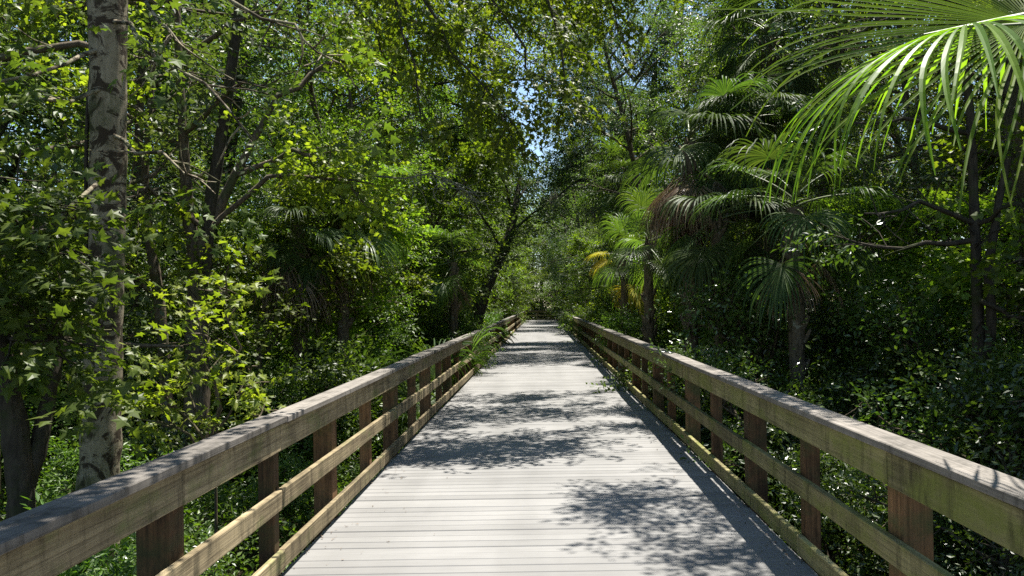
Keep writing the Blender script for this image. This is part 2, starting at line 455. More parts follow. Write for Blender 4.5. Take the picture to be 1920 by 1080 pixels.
def sprays(leaf, n, size, length, seed, variants=5, **kw):
    rg = np.random.default_rng(seed)
    return [spray(leaf, n, size, length, rg, **kw) for _ in range(variants)]


def place(mb, tpls, P, Fd, rg, scale=(.75, 1.25), roll=.45, upw=1.0):
    """put a spray at every point P, pointing along Fd, leaves facing up with scatter"""
    P = np.asarray(P); Fd = nrm(Fd); n = len(P)
    if n == 0: return
    up = np.array([0, 0, upw]) + rg.normal(0, roll, (n, 3))
    Xa = nrm(np.cross(Fd, up)); Za = np.cross(Xa, Fd)
    Mx = np.stack([Xa, Fd, Za], -1)
    sc = rg.uniform(*scale, n)
    pick = rg.integers(0, len(tpls), n)
    for k, (V, T) in enumerate(tpls):
        ii = np.where(pick == k)[0]
        if not len(ii): continue
        W = np.einsum('nij,vj->nvi', Mx[ii] * sc[ii, None, None], V) + P[ii, None]
        TT = T[None] + (np.arange(len(ii)) * len(V))[:, None, None]
        mb.add(W.reshape(-1, 3), t=TT.reshape(-1, 3))


def path(p0, d0, length, n, rg, wob=.15, bend=(0, 0, 0)):
    P = [np.array(p0, float)]; dd = nrm(np.array(d0, float))
    for i in range(n - 1):
        dd = nrm(dd + rg.normal(0, wob, 3) + np.array(bend) / n)
        P.append(P[-1] + dd * length / (n - 1))
    return np.array(P)


def interp(P, t):
    f = t * (len(P) - 1); i = min(int(f), len(P) - 2)
    return P[i] + (P[i + 1] - P[i]) * (f - i), nrm(P[i + 1] - P[i])


def grow(P, r0, rg, B, SP, SF, nsec, lsec, nspr, scat=.16, t0=.2, flat=.6, droop=-.1, tube=True, r1=.25, sides=5):
    """a limb along P: side branches that carry leaf sprays"""
    if tube: B.tube(P, np.linspace(r0, r0 * r1, len(P)), sides)
    for k in range(nsec):
        t = rg.uniform(t0, 1.0) ** .8
        p, dr = interp(P, min(t, 1.0))
        rnd = rg.normal(0, 1, 3); rnd[2] *= flat
        dd = nrm(dr * .7 + nrm(rnd) * .9 + np.array([0, 0, .12]))
        L = lsec * rg.uniform(.5, 1.15) * (1.15 - .5 * t)
        Q = path(p, dd, L, 4, rg, .16, (0, 0, droop))
        B.tube(Q, np.linspace(max(r0 * (1 - t) * .4, .008), .004, 4), 3)
        m = max(2, int(nspr * rg.uniform(.6, 1.3)))
        tt = rg.uniform(.12, 1.0, m)
        f = tt * 3; i = np.minimum(f.astype(int), 2)
        pp = Q[i] + (Q[i + 1] - Q[i]) * (f - i)[:, None] + rg.normal(0, scat, (m, 3)) * np.array([1, 1, .7])
        ff = nrm(Q[i + 1] - Q[i]) * .8 + rg.normal(0, .6, (m, 3)) * np.array([1, 1, .45]) + np.array([0, 0, droop * .8])
        SP.append(pp); SF.append(ff)


def gen_tree(seed, H, h0, Rc, tr, nlimb, tpls, nsec=7, nspr=10, scat=.18, lean=(0, 0), top=.45, mat_l='oak', mat_b='bark', asc=.35, scale=(.75, 1.25), wob=.06, roll=.45):
    rg = np.random.default_rng(seed)
    T = MB(); B = MB(); Lf = MB(); SP = []; SF = []
    P = path((0, 0, -.3), (lean[0], lean[1], 1), H + .3, 10, rg, wob)
    rad = np.linspace(tr, tr * .18, 10); rad[0] *= 1.5
    T.tube(P, rad, 10)
    for k in range(nlimb):
        u = (k + rg.uniform(0, 1)) / nlimb
        t = h0 / H + (1 - h0 / H) * u
        p, _ = interp(P, min(t, .98))
        az = k * 2.4 + rg.uniform(-.5, .5)
        prof = math.sin(PI * min(1, .22 + u * (1 - top * .5))) ** .8
        L = Rc * max(.25, prof) * rg.uniform(.7, 1.15)
        dd = np.array([math.cos(az), math.sin(az), asc + .5 * u + rg.uniform(-.2, .2)])
        Q = path(p, dd, L, 6, rg, .16, (0, 0, -.25))
        grow(Q, max(.02, tr * .42 * (1 - .6 * u)), rg, B, SP, SF, nsec, L * .5, nspr, scat)
    place(Lf, tpls, np.concatenate(SP), np.concatenate(SF), rg, scale, roll)
    return [('trunk', T.mesh('trunk', M[mat_b], True)), ('branches', B.mesh('branches', M[mat_b], True)), ('crown', Lf.mesh('crown', M[mat_l]))]


def plant(parts, name, label, cat, loc, rz=0, sc=1.0, group=None):
    r = thing(name, label, cat, loc, rz, group)
    r.scale = (sc, sc, sc)
    for n, me in parts: ob(n, me, r)
    return r


class Custom:
    """a tree with a shape of its own, boughs given as world polylines"""
    def __init__(s, seed, base):
        s.rg = np.random.default_rng(seed); s.T = MB(); s.B = MB(); s.L = MB(); s.SP = []; s.SF = []; s.o = np.array(base, float)

    def trunk(s, pts, rad, sides=12):
        P = np.array(pts, float) - s.o
        n = len(P); m = n * 5
        tt = np.linspace(0, n - 1, m); Q = np.stack([np.interp(tt, np.arange(n), P[:, a]) for a in range(3)], -1)
        k = np.array([.25, .5, .25])
        for _ in range(3):
            Q[1:-1] = Q[:-2] * .25 + Q[1:-1] * .5 + Q[2:] * .25
        rr = np.interp(tt, np.arange(n), rad) * (1 + s.rg.normal(0, .04, m))
        s.T.tube(Q + s.rg.normal(0, .004, Q.shape), rr, sides)

    def bough(s, pts, r0, nsec, lsec, nspr, **kw):
        P = np.array(pts, float) - s.o
        m = (len(P) - 1) * 3 + 1; tt = np.linspace(0, len(P) - 1, m)
        Q = np.stack([np.interp(tt, np.arange(len(P)), P[:, a]) for a in range(3)], -1)
        Q[1:-1] += s.rg.normal(0, .03, (m - 2, 3))
        grow(Q, r0, s.rg, s.B, s.SP, s.SF, nsec, lsec, nspr, **kw)

    def finish(s, name, label, cat, tpls, leaf, bark, scale=(.75, 1.25), group=None, roll=.45, keep=None):
        r = thing(name, label, cat, s.o, 0, group)
        if s.T.v: ob('trunk', s.T.mesh('trunk', M[bark], True), r)
        if s.B.v: ob('branches', s.B.mesh('branches', M[bark], True), r)
        if s.SP:
            P = np.concatenate(s.SP); Fd = np.concatenate(s.SF)
            if keep is not None:
                k = keep(P + s.o); P = P[k]; Fd = Fd[k]
            place(s.L, tpls, P, Fd, s.rg, scale, roll)
            ob('crown', s.L.mesh('crown', M[leaf]), r)
        return r


# leaf sprays
SP_OAK = sprays(OVAL, 11, .085, .34, 1, spread=1.0)
SP_OAKF = sprays(OVAL, 12, .12, .50, 2)
SP_MAP = sprays(MAPLE_S, 9, .085, .34, 3, tilt=.45, variants=7)
SP_MAPN = sprays(MAPLE, 9, .082, .34, 4, tilt=.42, variants=7)
SP_SHR = sprays(OVAL, 9, .075, .26, 5, tilt=.5)
SP_LAN = sprays(LANCE, 13, .085, .28, 6, tilt=.5)
SP_LOWB = sprays(OVAL, 10, .06, .26, 9, tilt=.55)
SP_LOW = sprays(OVAL, 7, .055, .18, 8, tilt=.6)


# ------------------------------------------------------------------ palms
def frond_mesh(pitch, seed, nseg=38, Rb=.85, pet=.75, A=2.0, droop=.9, tipd=1.6, mat='palm', tatter=.0, wseg=1.0, fold=.35, roll=0.0):
    rg = np.random.default_rng(seed)
    mb = MB()
    f0 = np.array([0, math.cos(pitch), math.sin(pitch)])
    P = [np.zeros(3)]; dd = f0.copy()
    for i in range(6):
        dd = nrm(dd + np.array([0, 0, -.05 * droop])); P.append(P[-1] + dd * pet / 6)
    P = np.array(P)
    side = np.array([math.cos(roll), 0, math.sin(roll)]); up = nrm(np.cross(side, dd))
    hub = P[-1]
    ns = 9 if wseg != .44 else 16
    for i in range(nseg):
        a = -A + 2 * A * (i + .5) / nseg
        L = Rb * (1 - .22 * (abs(a) / A) ** 2) * rg.uniform(.9, 1.08)
        if rg.random() < tatter: L *= rg.uniform(.4, .8)
        base = hub + dd * Rb * .18 * math.cos(a * .5)
        dv = nrm(dd * math.cos(a) + side * math.sin(a) + up * fold * (abs(math.sin(a)) * .8 + .1))
        nv = nrm(up - dv * np.dot(up, dv) - side * math.sin(a) * .35)
        p = base.copy(); pts = [p.copy()]; dirs = [dv.copy()]
        dr = droop * rg.uniform(.75, 1.25); td = tipd * rg.uniform(.5, 1.5)
        sway = rg.normal(0, .05, 3)
        for k in range(1, ns):
            t = k / (ns - 1)
            g_ = (dr * .09 + (td * .42 * max(0, (t - .45)) if t > .45 else 0)) * 8 / (ns - 1)
            dv = nrm(dv + np.array([0, 0, -g_]) + sway * (t > .5) * .6)
            p = p + dv * L / (ns - 1); pts.append(p.copy()); dirs.append(dv.copy())
        pts = np.array(pts); dirs = np.array(dirs)
        t = np.linspace(0, 1, ns)
        spc = 2 * A / nseg
        wid = np.minimum(t * L * spc * .5 * 1.02, .5 * .42 * L * spc) * wseg
        wid = wid * np.clip((1.02 - t) / .5, 0.02, 1) ** .8 + .0015
        W = nrm(np.cross(dirs, nv)); Nn = np.cross(W, dirs)
        l = pts - W * wid[:, None]; r = pts + W * wid[:, None]; c = pts - Nn * (wid * .55)[:, None]
        V = np.stack([l, c, r], 1).reshape(-1, 3)
        ii = np.arange(ns - 1)[:, None] * 3 + np.array([0, 1])[None]
        q = np.stack([ii, ii + 1, ii + 4, ii + 3], -1).reshape(-1, 4)
        mb.add(V, q=q)
    me = mb.mesh('frond', M[mat], False)
    pm = MB(); pm.tube(P, np.linspace(.022, .011, 7), 4); pm.tube(np.array([hub, hub + dd * Rb * .3]), [.011, .003], 4)
    return me, pm.mesh('stalk', M['petiole'] if mat != 'palmd' else M['palmd'], True)


PITCHES = [1.25, .8, .4, 0.0, -.4, -.85]
FR = {}
for mat in ('palm', 'palmb', 'palmd', 'palmy'):
    FR[mat] = []
    for i, pt in enumerate(PITCHES):
        if mat == 'palmd': FR[mat].append(frond_mesh(pt - .35, 100 + i, nseg=28, Rb=.95, pet=.35, A=1.25, droop=1.1, tipd=1.5, mat=mat, tatter=.35, wseg=.6, fold=-.1))
        else: FR[mat].append(frond_mesh(pt, 60 + i, Rb=1.0, nseg=42, wseg=.8, fold=.5, mat=mat, droop=1.3, tipd=2.1 if mat == 'palm' else 1.7, tatter=.06))


def frond(root, loc, az, k, mat, sc=1.0, name='frond', label=None):
    me, st = FR[mat][k]
    o = ob(name, me, root, loc); o.rotation_euler = (0, 0, az); o.scale = (sc,) * 3
    s_ = ob('stalk', st, o)
    if label: o['label'] = label
    return o


def palm_trunk(h, r, rg, lean=(0, 0), boots=True):
    mb = MB()
    n = 14
    P = np.array([[lean[0] * (t ** 1.5) * h, lean[1] * (t ** 1.5) * h, -.3 + t * (h + .3)] for t in np.linspace(0, 1, n)])
    mb.tube(P, r * (1 + rg.normal(0, .06, n)), 10)
    if boots:
        for k in range(int(h * 9)):
            t = rg.uniform(.25, 1.0); p, _ = interp(P, t)
            az = k * 2.4; o_ = np.array([math.cos(az), math.sin(az), 0])
            a = p + o_ * r * .8; b = p + o_ * r * 1.75 + np.array([0, 0, .16])
            mb.tube(np.array([a, (a + b) / 2 + [0, 0, -.015], b]), [.05, .035, .018], 4)
    return mb, P[-1]


def palm(hub, label, seed, n=20, dead=0, mat='palm', sc=1.0, lean=(0, 0), az_bias=None, kmin=0, trunk=True, name='cabbage_palm', yellow=0, r=.15, gz=-1.05):
    rg = np.random.default_rng(seed)
    hub = np.array(hub, float); h = hub[2] - gz
    base = hub - np.array([lean[0] * h, lean[1] * h, h])
    root = thing(name, label, 'palm', base)
    if trunk:
        mb, top = palm_trunk(h, r, rg, lean)
        ob('trunk', mb.mesh('trunk', M['palmbark'], True), root)
    top = hub - base
    for i in range(n):
        u = (i + .5) / n
        k = min(5, max(kmin, int(u * 6 + rg.uniform(-.4, .4))))
        az = i * 2.399 + rg.uniform(-.25, .25)
        if az_bias is not None and rg.random() < .5: az = az_bias + rg.normal(0, .6)
        reach = 1.35 * sc
        if hub[2] < 4.2 and abs(hub[0] - math.sin(az) * reach) < 1.6: az = -az
        if hub[2] < 4.2 and abs(hub[0] - math.sin(az) * reach) < 1.5: continue
        z = top + np.array([0, 0, .18 - .35 * u])
        m = 'palmy' if i >= n - yellow else mat
        frond(root, z, az, k, m, sc * rg.uniform(.85, 1.12), label='yellowing frond' if m == 'palmy' else None)
    for i in range(dead):
        az = i * 2.399 + rg.uniform(-.3, .3)
        frond(root, top + np.array([0, 0, -.25 - .3 * rg.random()]), az, int(rg.integers(3, 6)), 'palmd', min(1, sc * 1.3) * rg.uniform(.7, 1.1), name='dead_frond', label='dead brown frond hanging down the trunk')
    return root


def palmetto(loc, label, seed, n=9, mat='palm', sc=.8, name='saw_palmetto', group=None, az=None):
    rg = np.random.default_rng(seed)
    root = thing(name, label, 'palmetto', loc, 0, group)
    for i in range(n):
        k = int(rg.integers(0, 4)); a = i * 2.399 + rg.uniform(-.3, .3)
        if az is not None: a = az + rg.normal(0, .7)
        frond(root, (rg.normal(0, .08), rg.normal(0, .08), rg.uniform(0, .15)), a, k, mat, sc * rg.uniform(.8, 1.2))
    return root


# right-hand palms
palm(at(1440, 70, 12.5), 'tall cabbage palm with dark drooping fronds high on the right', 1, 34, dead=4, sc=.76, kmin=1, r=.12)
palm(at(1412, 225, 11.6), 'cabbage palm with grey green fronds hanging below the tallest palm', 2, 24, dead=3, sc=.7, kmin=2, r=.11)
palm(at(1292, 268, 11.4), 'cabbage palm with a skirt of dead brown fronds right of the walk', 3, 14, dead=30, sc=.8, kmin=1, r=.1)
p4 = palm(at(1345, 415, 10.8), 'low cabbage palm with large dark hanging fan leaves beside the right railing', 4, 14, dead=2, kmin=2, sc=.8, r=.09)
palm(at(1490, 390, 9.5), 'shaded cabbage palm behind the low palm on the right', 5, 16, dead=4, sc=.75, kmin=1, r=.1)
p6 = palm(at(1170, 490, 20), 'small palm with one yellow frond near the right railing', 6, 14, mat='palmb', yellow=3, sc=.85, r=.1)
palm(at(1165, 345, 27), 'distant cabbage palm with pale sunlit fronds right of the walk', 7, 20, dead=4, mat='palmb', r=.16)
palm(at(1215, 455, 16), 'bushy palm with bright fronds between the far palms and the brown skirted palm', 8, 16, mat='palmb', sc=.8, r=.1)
for az, k, c_ in ((1.35, 4, .62), (1.95, 4, .6), (1.0, 3, .6), (2.5, 5, .65)):
    frond(p4, (0, 0, 3.85), az, k, 'palm', c_)
for az, k in ((1.5, 2), (2.0, 3), (1.1, 3)):
    frond(p6, (0, 0, 3.9), az, k, 'palmy', .62, label='yellowing frond')
# left-hand palms
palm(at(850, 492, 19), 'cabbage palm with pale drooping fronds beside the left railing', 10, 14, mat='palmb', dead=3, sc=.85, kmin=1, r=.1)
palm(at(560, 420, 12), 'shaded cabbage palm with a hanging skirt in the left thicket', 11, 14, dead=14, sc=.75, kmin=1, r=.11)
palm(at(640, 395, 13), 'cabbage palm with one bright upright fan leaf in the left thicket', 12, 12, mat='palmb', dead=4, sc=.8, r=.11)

# the big sunlit fan over the right railing, on a palm just outside the frame
def hero_palm():
    root = thing('fan_palm', 'bright sunlit fan palm leaf reaching in over the right railing', 'palm', (3.1, 2.75, -1.05))
    rg = np.random.default_rng(5)
    mb, top = palm_trunk(3.3, .16, rg)
    ob('trunk', mb.mesh('trunk', M['palmbark'], True), root)
    base = np.array([3.1, 2.75, -1.05])
    for (hx, hy, hz), az_deg, pit, Rb, seed, n, dr, ro in (((1.99, 2.75, 2.56), 86, .06, 1.1, 1, 74, .24, .85),
                                                          ((1.72, 2.62, 2.78), 80, .35, .95, 2, 34, 1.6, .2)):
        pet = 1.1
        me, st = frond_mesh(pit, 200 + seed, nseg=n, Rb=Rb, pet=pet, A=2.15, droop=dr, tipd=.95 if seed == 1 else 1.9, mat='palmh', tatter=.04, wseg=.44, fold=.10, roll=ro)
        az = R(az_deg)
        dirv = np.array([-math.sin(az), math.cos(az), 0])
        o = ob('frond', me, root)
        o.location = Vector(np.array([hx, hy, hz]) - dirv * pet * math.cos(pit) - base - np.array([0, 0, pet * math.sin(pit) - .10]))
        o.rotation_euler = (0, 0, az)
        ob('stalk', st, o)
    for k, az in ((0, 3.6), (1, 4.4), (1, 5.2), (2, 3.0)):
        frond(root, (0, 0, 3.25), az, k, 'palm', .9)
hero_palm()

# ------------------------------------------------------------------ trees with a shape of their own
def clear_deck(P):
    """boughs are kept off the strip of sky that lights the foreground of the walk"""
    S_ = P - np.array([.19, .26, 0]) * P[:, 2:3]
    bad = (S_[:, 0] < 1.55) & (S_[:, 0] > -1.42) & (((S_[:, 1] > 1.8) & (S_[:, 1] < 7.3)) | ((S_[:, 1] > 13.6) & (S_[:, 1] < 18.5)) | ((S_[:, 1] > 27) & (S_[:, 1] < 29)))
    near = (P[:, 1] < 2.6) & (np.abs(P[:, 0]) < 2.0) & (P[:, 2] < 4)
    shaft = np.zeros(len(P), bool)
    for cx, cy, cz, r in ((-2.2, 5.2, 1.5, .95), (-3.6, 8.6, 3.2, 1.0), (-4.6, 9.0, 2.0, .8), (-2.6, 11.5, 2.0, .9), (3.2, 6.0, 0, 1.2), (4.0, 8.5, .5, 1.0)):
        Q = P - np.array([.19, .26, 1.]) * (P[:, 2:3] - cz)
        shaft |= (P[:, 2] > cz + .9) & (((Q[:, 0] - cx) ** 2 + (Q[:, 1] - cy) ** 2) < r * r)
    gap = (np.abs(P[:, 0] / P[:, 1] + .012) < .017) & (np.abs((P[:, 2] - 1.6) / P[:, 1] - .247) < .02) & (P[:, 1] > 14)
    return ~bad & ~near & ~shaft & ~gap


def trunk_free(P):
    """the pale trunk stands clear of leaves on the side of the walk"""
    fr = (P[:, 1] < 6.3) & (np.abs(P[:, 0] / P[:, 1] + .582) < .06) & (P[:, 2] > 1.35) & (P[:, 2] < 4.8)
    return ~(fr & (np.random.default_rng(1).random(len(P)) < .95))


def pale_tree():
    c = Custom(31, at(187, 1170, 6))
    b = c.o
    c.trunk([b + [0, 0, -.3], at(180, 980, 6), at(190, 800, 6), at(199, 540, 6), at(203, 280, 6), at(201, 0, 6), at(215, -500, 6.1), at(230, -1100, 6.2)],
            [.21, .155, .140, .130, .136, .146, .12, .08], 24)
    vines = []
    for k in range(3):
        zz = np.linspace(-1.2, 7, 40); ph = k * .9 + 2.6
        vx = np.interp(zz, [-1.3, 1, 7], [-3.62, -3.52, -3.42]) + .138 * np.cos(ph + .25 * zz + .5 * np.sin(zz * 1.7 + k)); vy = 6 + .138 * np.sin(ph + .25 * zz + .5 * np.sin(zz * 1.7 + k)) * -1
        vm = MB(); vm.tube(np.stack([vx, vy, zz], -1) - c.o, .016 - .003 * k, 5); vines.append(vm)
    for a in ([(200, 90, 6), (60, 150, 5.2), (-120, 180, 4.6)], [(205, 40, 6), (330, 120, 5.0), (470, 260, 4.6)],
              [(203, 160, 6), (120, 185, 5.6), (0, 200, 5.0), (-90, 190, 4.5)], [(200, 330, 6), (90, 420, 5.0), (-40, 520, 4.6)],
              [(205, -100, 6), (380, -20, 5.4), (560, 60, 5.0), (640, 120, 5)], [(200, -200, 6), (60, -80, 5), (-80, 20, 4.4)],
              [(205, 250, 6), (300, 290, 5.4), (380, 330, 5.2)], [(190, 600, 6), (90, 620, 5.2), (20, 680, 4.9)], [(205, -60, 6), (300, 30, 5.2), (360, 100, 5)]):
        c.bough([at(*p) for p in a], .02, 8, .5, 4, scat=.12, flat=.35, droop=-.15)
    for k in range(8):
        az = k * 2.4
        c.bough([at(215, -400, 6.1) + [0, 0, k * .3], at(215, -400, 6.1) + np.array([math.cos(az) * 1.0 - .3, math.sin(az) * 1.0, k * .3 + .6]), at(215, -400, 6.1) + np.array([math.cos(az) * 2.2 - .6, math.sin(az) * 2.2, k * .3 + .9])], .05, 9, 1.0, 8, scat=.2)
    keep = lambda P: clear_deck(P) & trunk_free(P)
    for q in ([(-3.4, 6, 5.2), (-1.6, 5.4, 5.0), (-.95, 4.6, 4.8), (-.95, 3.0, 4.8)], [(-3.4, 6, 5.4), (-2.0, 4.6, 4.9), (-1.2, 3.6, 4.7), (-1.1, 2.4, 4.6)]):
        c.bough([np.array(p) for p in q], .03, 24, .45, 7, scat=.12, flat=.4, t0=.4)
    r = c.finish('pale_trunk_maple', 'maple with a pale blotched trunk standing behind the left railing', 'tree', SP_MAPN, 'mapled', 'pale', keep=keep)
    for vm in vines: ob('vine', vm.mesh('vine', M['barkd'], True), r)
pale_tree()


def overhang_maple():
    b = np.array([-4.4, 9.5, -1.05])
    c = Custom(32, b)
    c.trunk([b + [0, 0, -.3], b + [0, 0, 2], b + [.2, 0, 4], b + [.6, -.1, 6], b + [.9, -.2, 8.5], b + [1, -.2, 11]], [.16, .09, .075, .065, .05, .03])
    c.bough([b + [0, 0, .6], b + [0, 0, 2], b + [.2, 0, 4], b + [.6, -.1, 6], b + [.9, -.2, 8.5]], .03, 34, .55, 6, tube=False, scat=.12, t0=.05)
    for a, n in (([(560, -260, 9.6), (700, -90, 9.2), (760, 60, 9.0), (790, 230, 8.9)], 12),
                 ([(600, -300, 9.6), (760, -60, 9), (850, 100, 8.9), (960, 230, 8.9)], 16),
                 ([(620, -330, 9.6), (860, -80, 9.2), (985, 90, 9.0), (1010, 170, 8.9)], 14),
                 ([(650, -340, 9.6), (960, -150, 9.2), (1040, 40, 9), (1075, 200, 8.8)], 16),
                 ([(650, -360, 9.8), (920, -260, 10), (1130, -60, 10), (1160, 60, 10)], 12),
                 ([(560, -250, 9.8), (620, -60, 10.5), (700, 60, 11), (760, 160, 11.5)], 12),
                 ([(600, -280, 9.8), (760, 20, 11), (900, 130, 12), (950, 260, 12.5)], 14),
                 ([(600, -320, 9.8), (900, -120, 11.5), (1050, -20, 12.5), (1090, 80, 13)], 12)):
        c.bough([b + [.75, -.15, 7.4]] + [at(*p) for p in a], .035, n + 3, .85, 7, scat=.1, flat=.5, droop=-.35, t0=.3)
    for q in ([(-3.6, 9.3, 6.4), (-1.6, 10.0, 6.9), (.4, 10.6, 6.9), (2.2, 11.2, 6.8)], [(-3.6, 9.3, 6.8), (-1.4, 11.6, 7.2), (.6, 12.4, 7.1), (2.4, 12.8, 6.9)],
              [(-3.6, 9.3, 6.0), (-1.8, 9.6, 6.6), (0, 9.9, 6.8), (1.6, 10.0, 6.7)], [(-3.6, 9.3, 7.4), (-1.4, 12.6, 8.0), (.6, 13.6, 8.0), (2.4, 14, 7.9)],
              [(-3.5, 9.3, 8.6), (-1.8, 12.6, 8.9), (0, 14.6, 8.8), (2.2, 15, 8.6)], [(-3.5, 9.3, 9), (-1.5, 13.6, 9.8), (.6, 15.4, 9.7), (2.8, 15.6, 9.2)], [(-3.5, 9.3, 8), (-3, 12, 8), (-2.2, 14.5, 7.6), (-1.2, 16, 7)]):
        c.bough([np.array(p) for p in q], .045, 26, 1.0, 8, scat=.18, flat=.5, t0=.25)
    c.finish('overhanging_maple', 'maple with long dark boughs arching over the middle of the boardwalk', 'tree', SP_MAPN, 'maple', 'barkd', keep=clear_deck)
overhang_maple()


def right_overhang():
    b = np.array([5.6, 8.4, -1.05])
    c = Custom(33, b)
    c.trunk([b + [0, 0, -.3], b + [0, 0, 3], b + [-.2, 0, 6], b + [-.3, 0, 9], b + [0, 0, 12]], [.2, .13, .11, .08, .05])
    # its low boughs throw the leaf shadow on the right half of the foreground
    for q in ([(5.4, 8.3, 5.2), (3.6, 7.6, 5.8), (1.9, 6.9, 6.0)], [(5.4, 8.3, 5.0), (3.6, 7.0, 5.6), (2.1, 6.1, 5.7)], [(5.4, 8.3, 5.6), (3.8, 8.0, 6.2), (2.3, 7.8, 6.4), (1.7, 7.7, 6.4)], [(5.4, 8.3, 5.6), (4.0, 6.6, 6.2), (2.8, 5.6, 6.4)]):
        c.bough([np.array(p) for p in q], .05, 19, .8, 8, scat=.15, t0=.45)
    for k in range(14):
        az = k * 2.4
        q0 = b + [-.2, 0, 6 + k * .42]; e = np.array([math.cos(az) * 2.6 + .8, math.sin(az) * 2.6, .7])
        c.bough([q0, q0 + e * .5 + [0, 0, .3], q0 + e], .05, 9, 1.1, 8, scat=.2)
    def keep(P):
        S_ = P - np.array([.19, .26, 0]) * P[:, 2:3]
        bad = (S_[:, 0] < .35) & (S_[:, 0] > -1.6) & (S_[:, 1] > 1.8) & (S_[:, 1] < 7.3)
        bad |= (S_[:, 0] < 1.5) & (S_[:, 1] > 1.8) & (S_[:, 1] < 4.3)
        return ~bad
    c.finish('shade_tree', 'broadleaf tree whose high boughs shade the right side of the deck', 'tree', SP_OAK, 'oak', 'bark', keep=keep)
right_overhang()


def multi_stem():
    b = at(370, 760, 9.5); b[2] = -1.05
    c = Custom(34, b)
    c.trunk([b + [0, 0, -.2], at(368, 620, 9.5), at(372, 500, 9.5), at(385, 440, 9.5), at(440, 330, 9.6), at(520, 180, 9.8)], [.18, .14, .11, .08, .05, .03])
    c.trunk([at(372, 520, 9.5), at(352, 400, 9.5), at(345, 280, 9.4), at(335, 120, 9.4), at(330, -60, 9.4)], [.10, .075, .06, .045, .03])
    c.trunk([b + [-.4, .2, -.2], at(300, 560, 9.8), at(275, 420, 9.9), at(272, 300, 9.9), at(290, 100, 9.9)], [.09, .07, .055, .04, .03])
    for a in ([(385, 440, 9.5), (500, 330, 9.2), (600, 330, 9.0), (700, 345, 9.0)], [(440, 330, 9.6), (560, 290, 9.3), (650, 330, 9.1), (690, 420, 9)],
              [(345, 280, 9.4), (260, 200, 9), (150, 180, 8.6)], [(345, 250, 9.4), (430, 170, 9), (520, 150, 8.8)], [(335, 120, 9.4), (430, 40, 9), (540, 20, 9)],
              [(372, 420, 9.5), (300, 360, 9), (240, 350, 8.7)], [(520, 180, 9.8), (620, 120, 10), (700, 100, 10)], [(330, 0, 9.4), (220, 0, 9), (100, 20, 9)], [(300, 560, 9.8), (220, 480, 9.3), (120, 470, 9)]):
        c.bough([at(*p) for p in a], .04, 12, .8, 5, scat=.12, t0=.25)
    c.bough([at(368, 620, 9.4), at(352, 400, 9.4), at(345, 280, 9.3), at(335, 0, 9.3)], .03, 22, .5, 5, tube=False, scat=.12, t0=.05)
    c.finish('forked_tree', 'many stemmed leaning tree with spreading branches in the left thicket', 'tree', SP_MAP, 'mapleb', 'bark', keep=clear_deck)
multi_stem()


def leaning_oak():
    b = at(885, 640, 26); b[2] = -1.05
    c = Custom(35, b)
    c.trunk([b, at(893, 595, 26), at(915, 530, 26), at(945, 475, 26.5), at(965, 400, 27.5), at(975, 330, 28.5)], [.28, .24, .2, .18, .14, .06])
    c.bough([at(893, 595, 26), at(915, 530, 26), at(945, 475, 26.5), at(965, 400, 27.5), at(975, 330, 28.5)], .05, 30, .9, 8, tube=False, scat=.2, t0=.1)
    for a in ([(945, 475, 26.5), (900, 400, 26), (860, 330, 25)], [(955, 440, 27), (1000, 400, 28), (1040, 370, 29)], [(965, 400, 27.5), (940, 330, 27), (930, 270, 27)],
              [(960, 400, 27.5), (985, 350, 29), (1010, 330, 31)]):
        c.bough([at(*p) for p in a], .06, 20, 1.4, 11, scat=.25)
    c.finish('leaning_oak', 'oak with a dark trunk leaning out over the far left railing', 'tree', SP_OAKF, 'oakg', 'barkd', keep=clear_deck)
leaning_oak()


def arching_tree():
    b = np.array([-5.2, 24, -1.05])
    c = Custom(40, b)
    c.trunk([b, b + [0, 0, 4], b + [.3, 0, 8], b + [.6, 0, 11], b + [1, 0, 14]], [.26, .2, .16, .12, .05])
    for a in ([(730, 100, 24), (820, 60, 24), (920, 20, 24), (975, 30, 24)], [(730, 180, 24), (850, 150, 23), (925, 165, 22.5)], [(740, -50, 24), (900, -60, 24), (1030, -20, 24), (1120, 10, 24)],
              [(730, 250, 24), (850, 260, 23), (925, 285, 22)], [(740, -20, 24), (880, 0, 25), (990, 60, 25.5), (1060, 70, 26)], [(735, 40, 24), (860, 90, 24), (945, 110, 24)], [(730, 220, 24), (820, 320, 23), (900, 370, 22)],
              [(740, -60, 24), (820, -40, 22), (880, 30, 21)], [(735, 60, 24), (900, 60, 22), (1000, 120, 21.5)], [(735, -80, 24), (860, -100, 21), (1000, -60, 20), (1090, -10, 20)], [(735, -60, 24), (900, -10, 26), (1040, 10, 27), (1110, 60, 27)], [(735, 140, 24), (880, 210, 24), (940, 225, 24)]):
        c.bough([at(*p) for p in a], .07, 20, 1.3, 10, scat=.2)
    c.finish('arching_tree', 'tall tree arching its leafy boughs over the walk beyond the overhanging maple', 'tree', SP_OAKF, 'maple', 'barkd', keep=clear_deck)
arching_tree()


def moss(root, P, seed, n=60, L=.7):
    rg = np.random.default_rng(seed); mb = MB()
    for p in P:
        for _ in range(n):
            q = np.array(p) + rg.normal(0, .25, 3) * [1, 1, .3]
            l = L * rg.uniform(.3, 1.2); k = 5
            pts = np.array([q + [rg.normal(0, .02), rg.normal(0, .02), -l * i / k] for i in range(k + 1)])
            wv = np.array([math.cos(a := rg.uniform(0, PI)), math.sin(a), 0]) * .012
            wd = (1.1 - np.linspace(0, 1, k + 1))[:, None]
            V = np.stack([pts - wv * wd, pts + wv * wd], 1).reshape(-1, 3)
            i = np.arange(k) * 2
            mb.add(V, q=np.stack([i, i + 1, i + 3, i + 2], -1))
    return ob('hanging_moss', mb.mesh('hanging_moss', M['moss']), root)


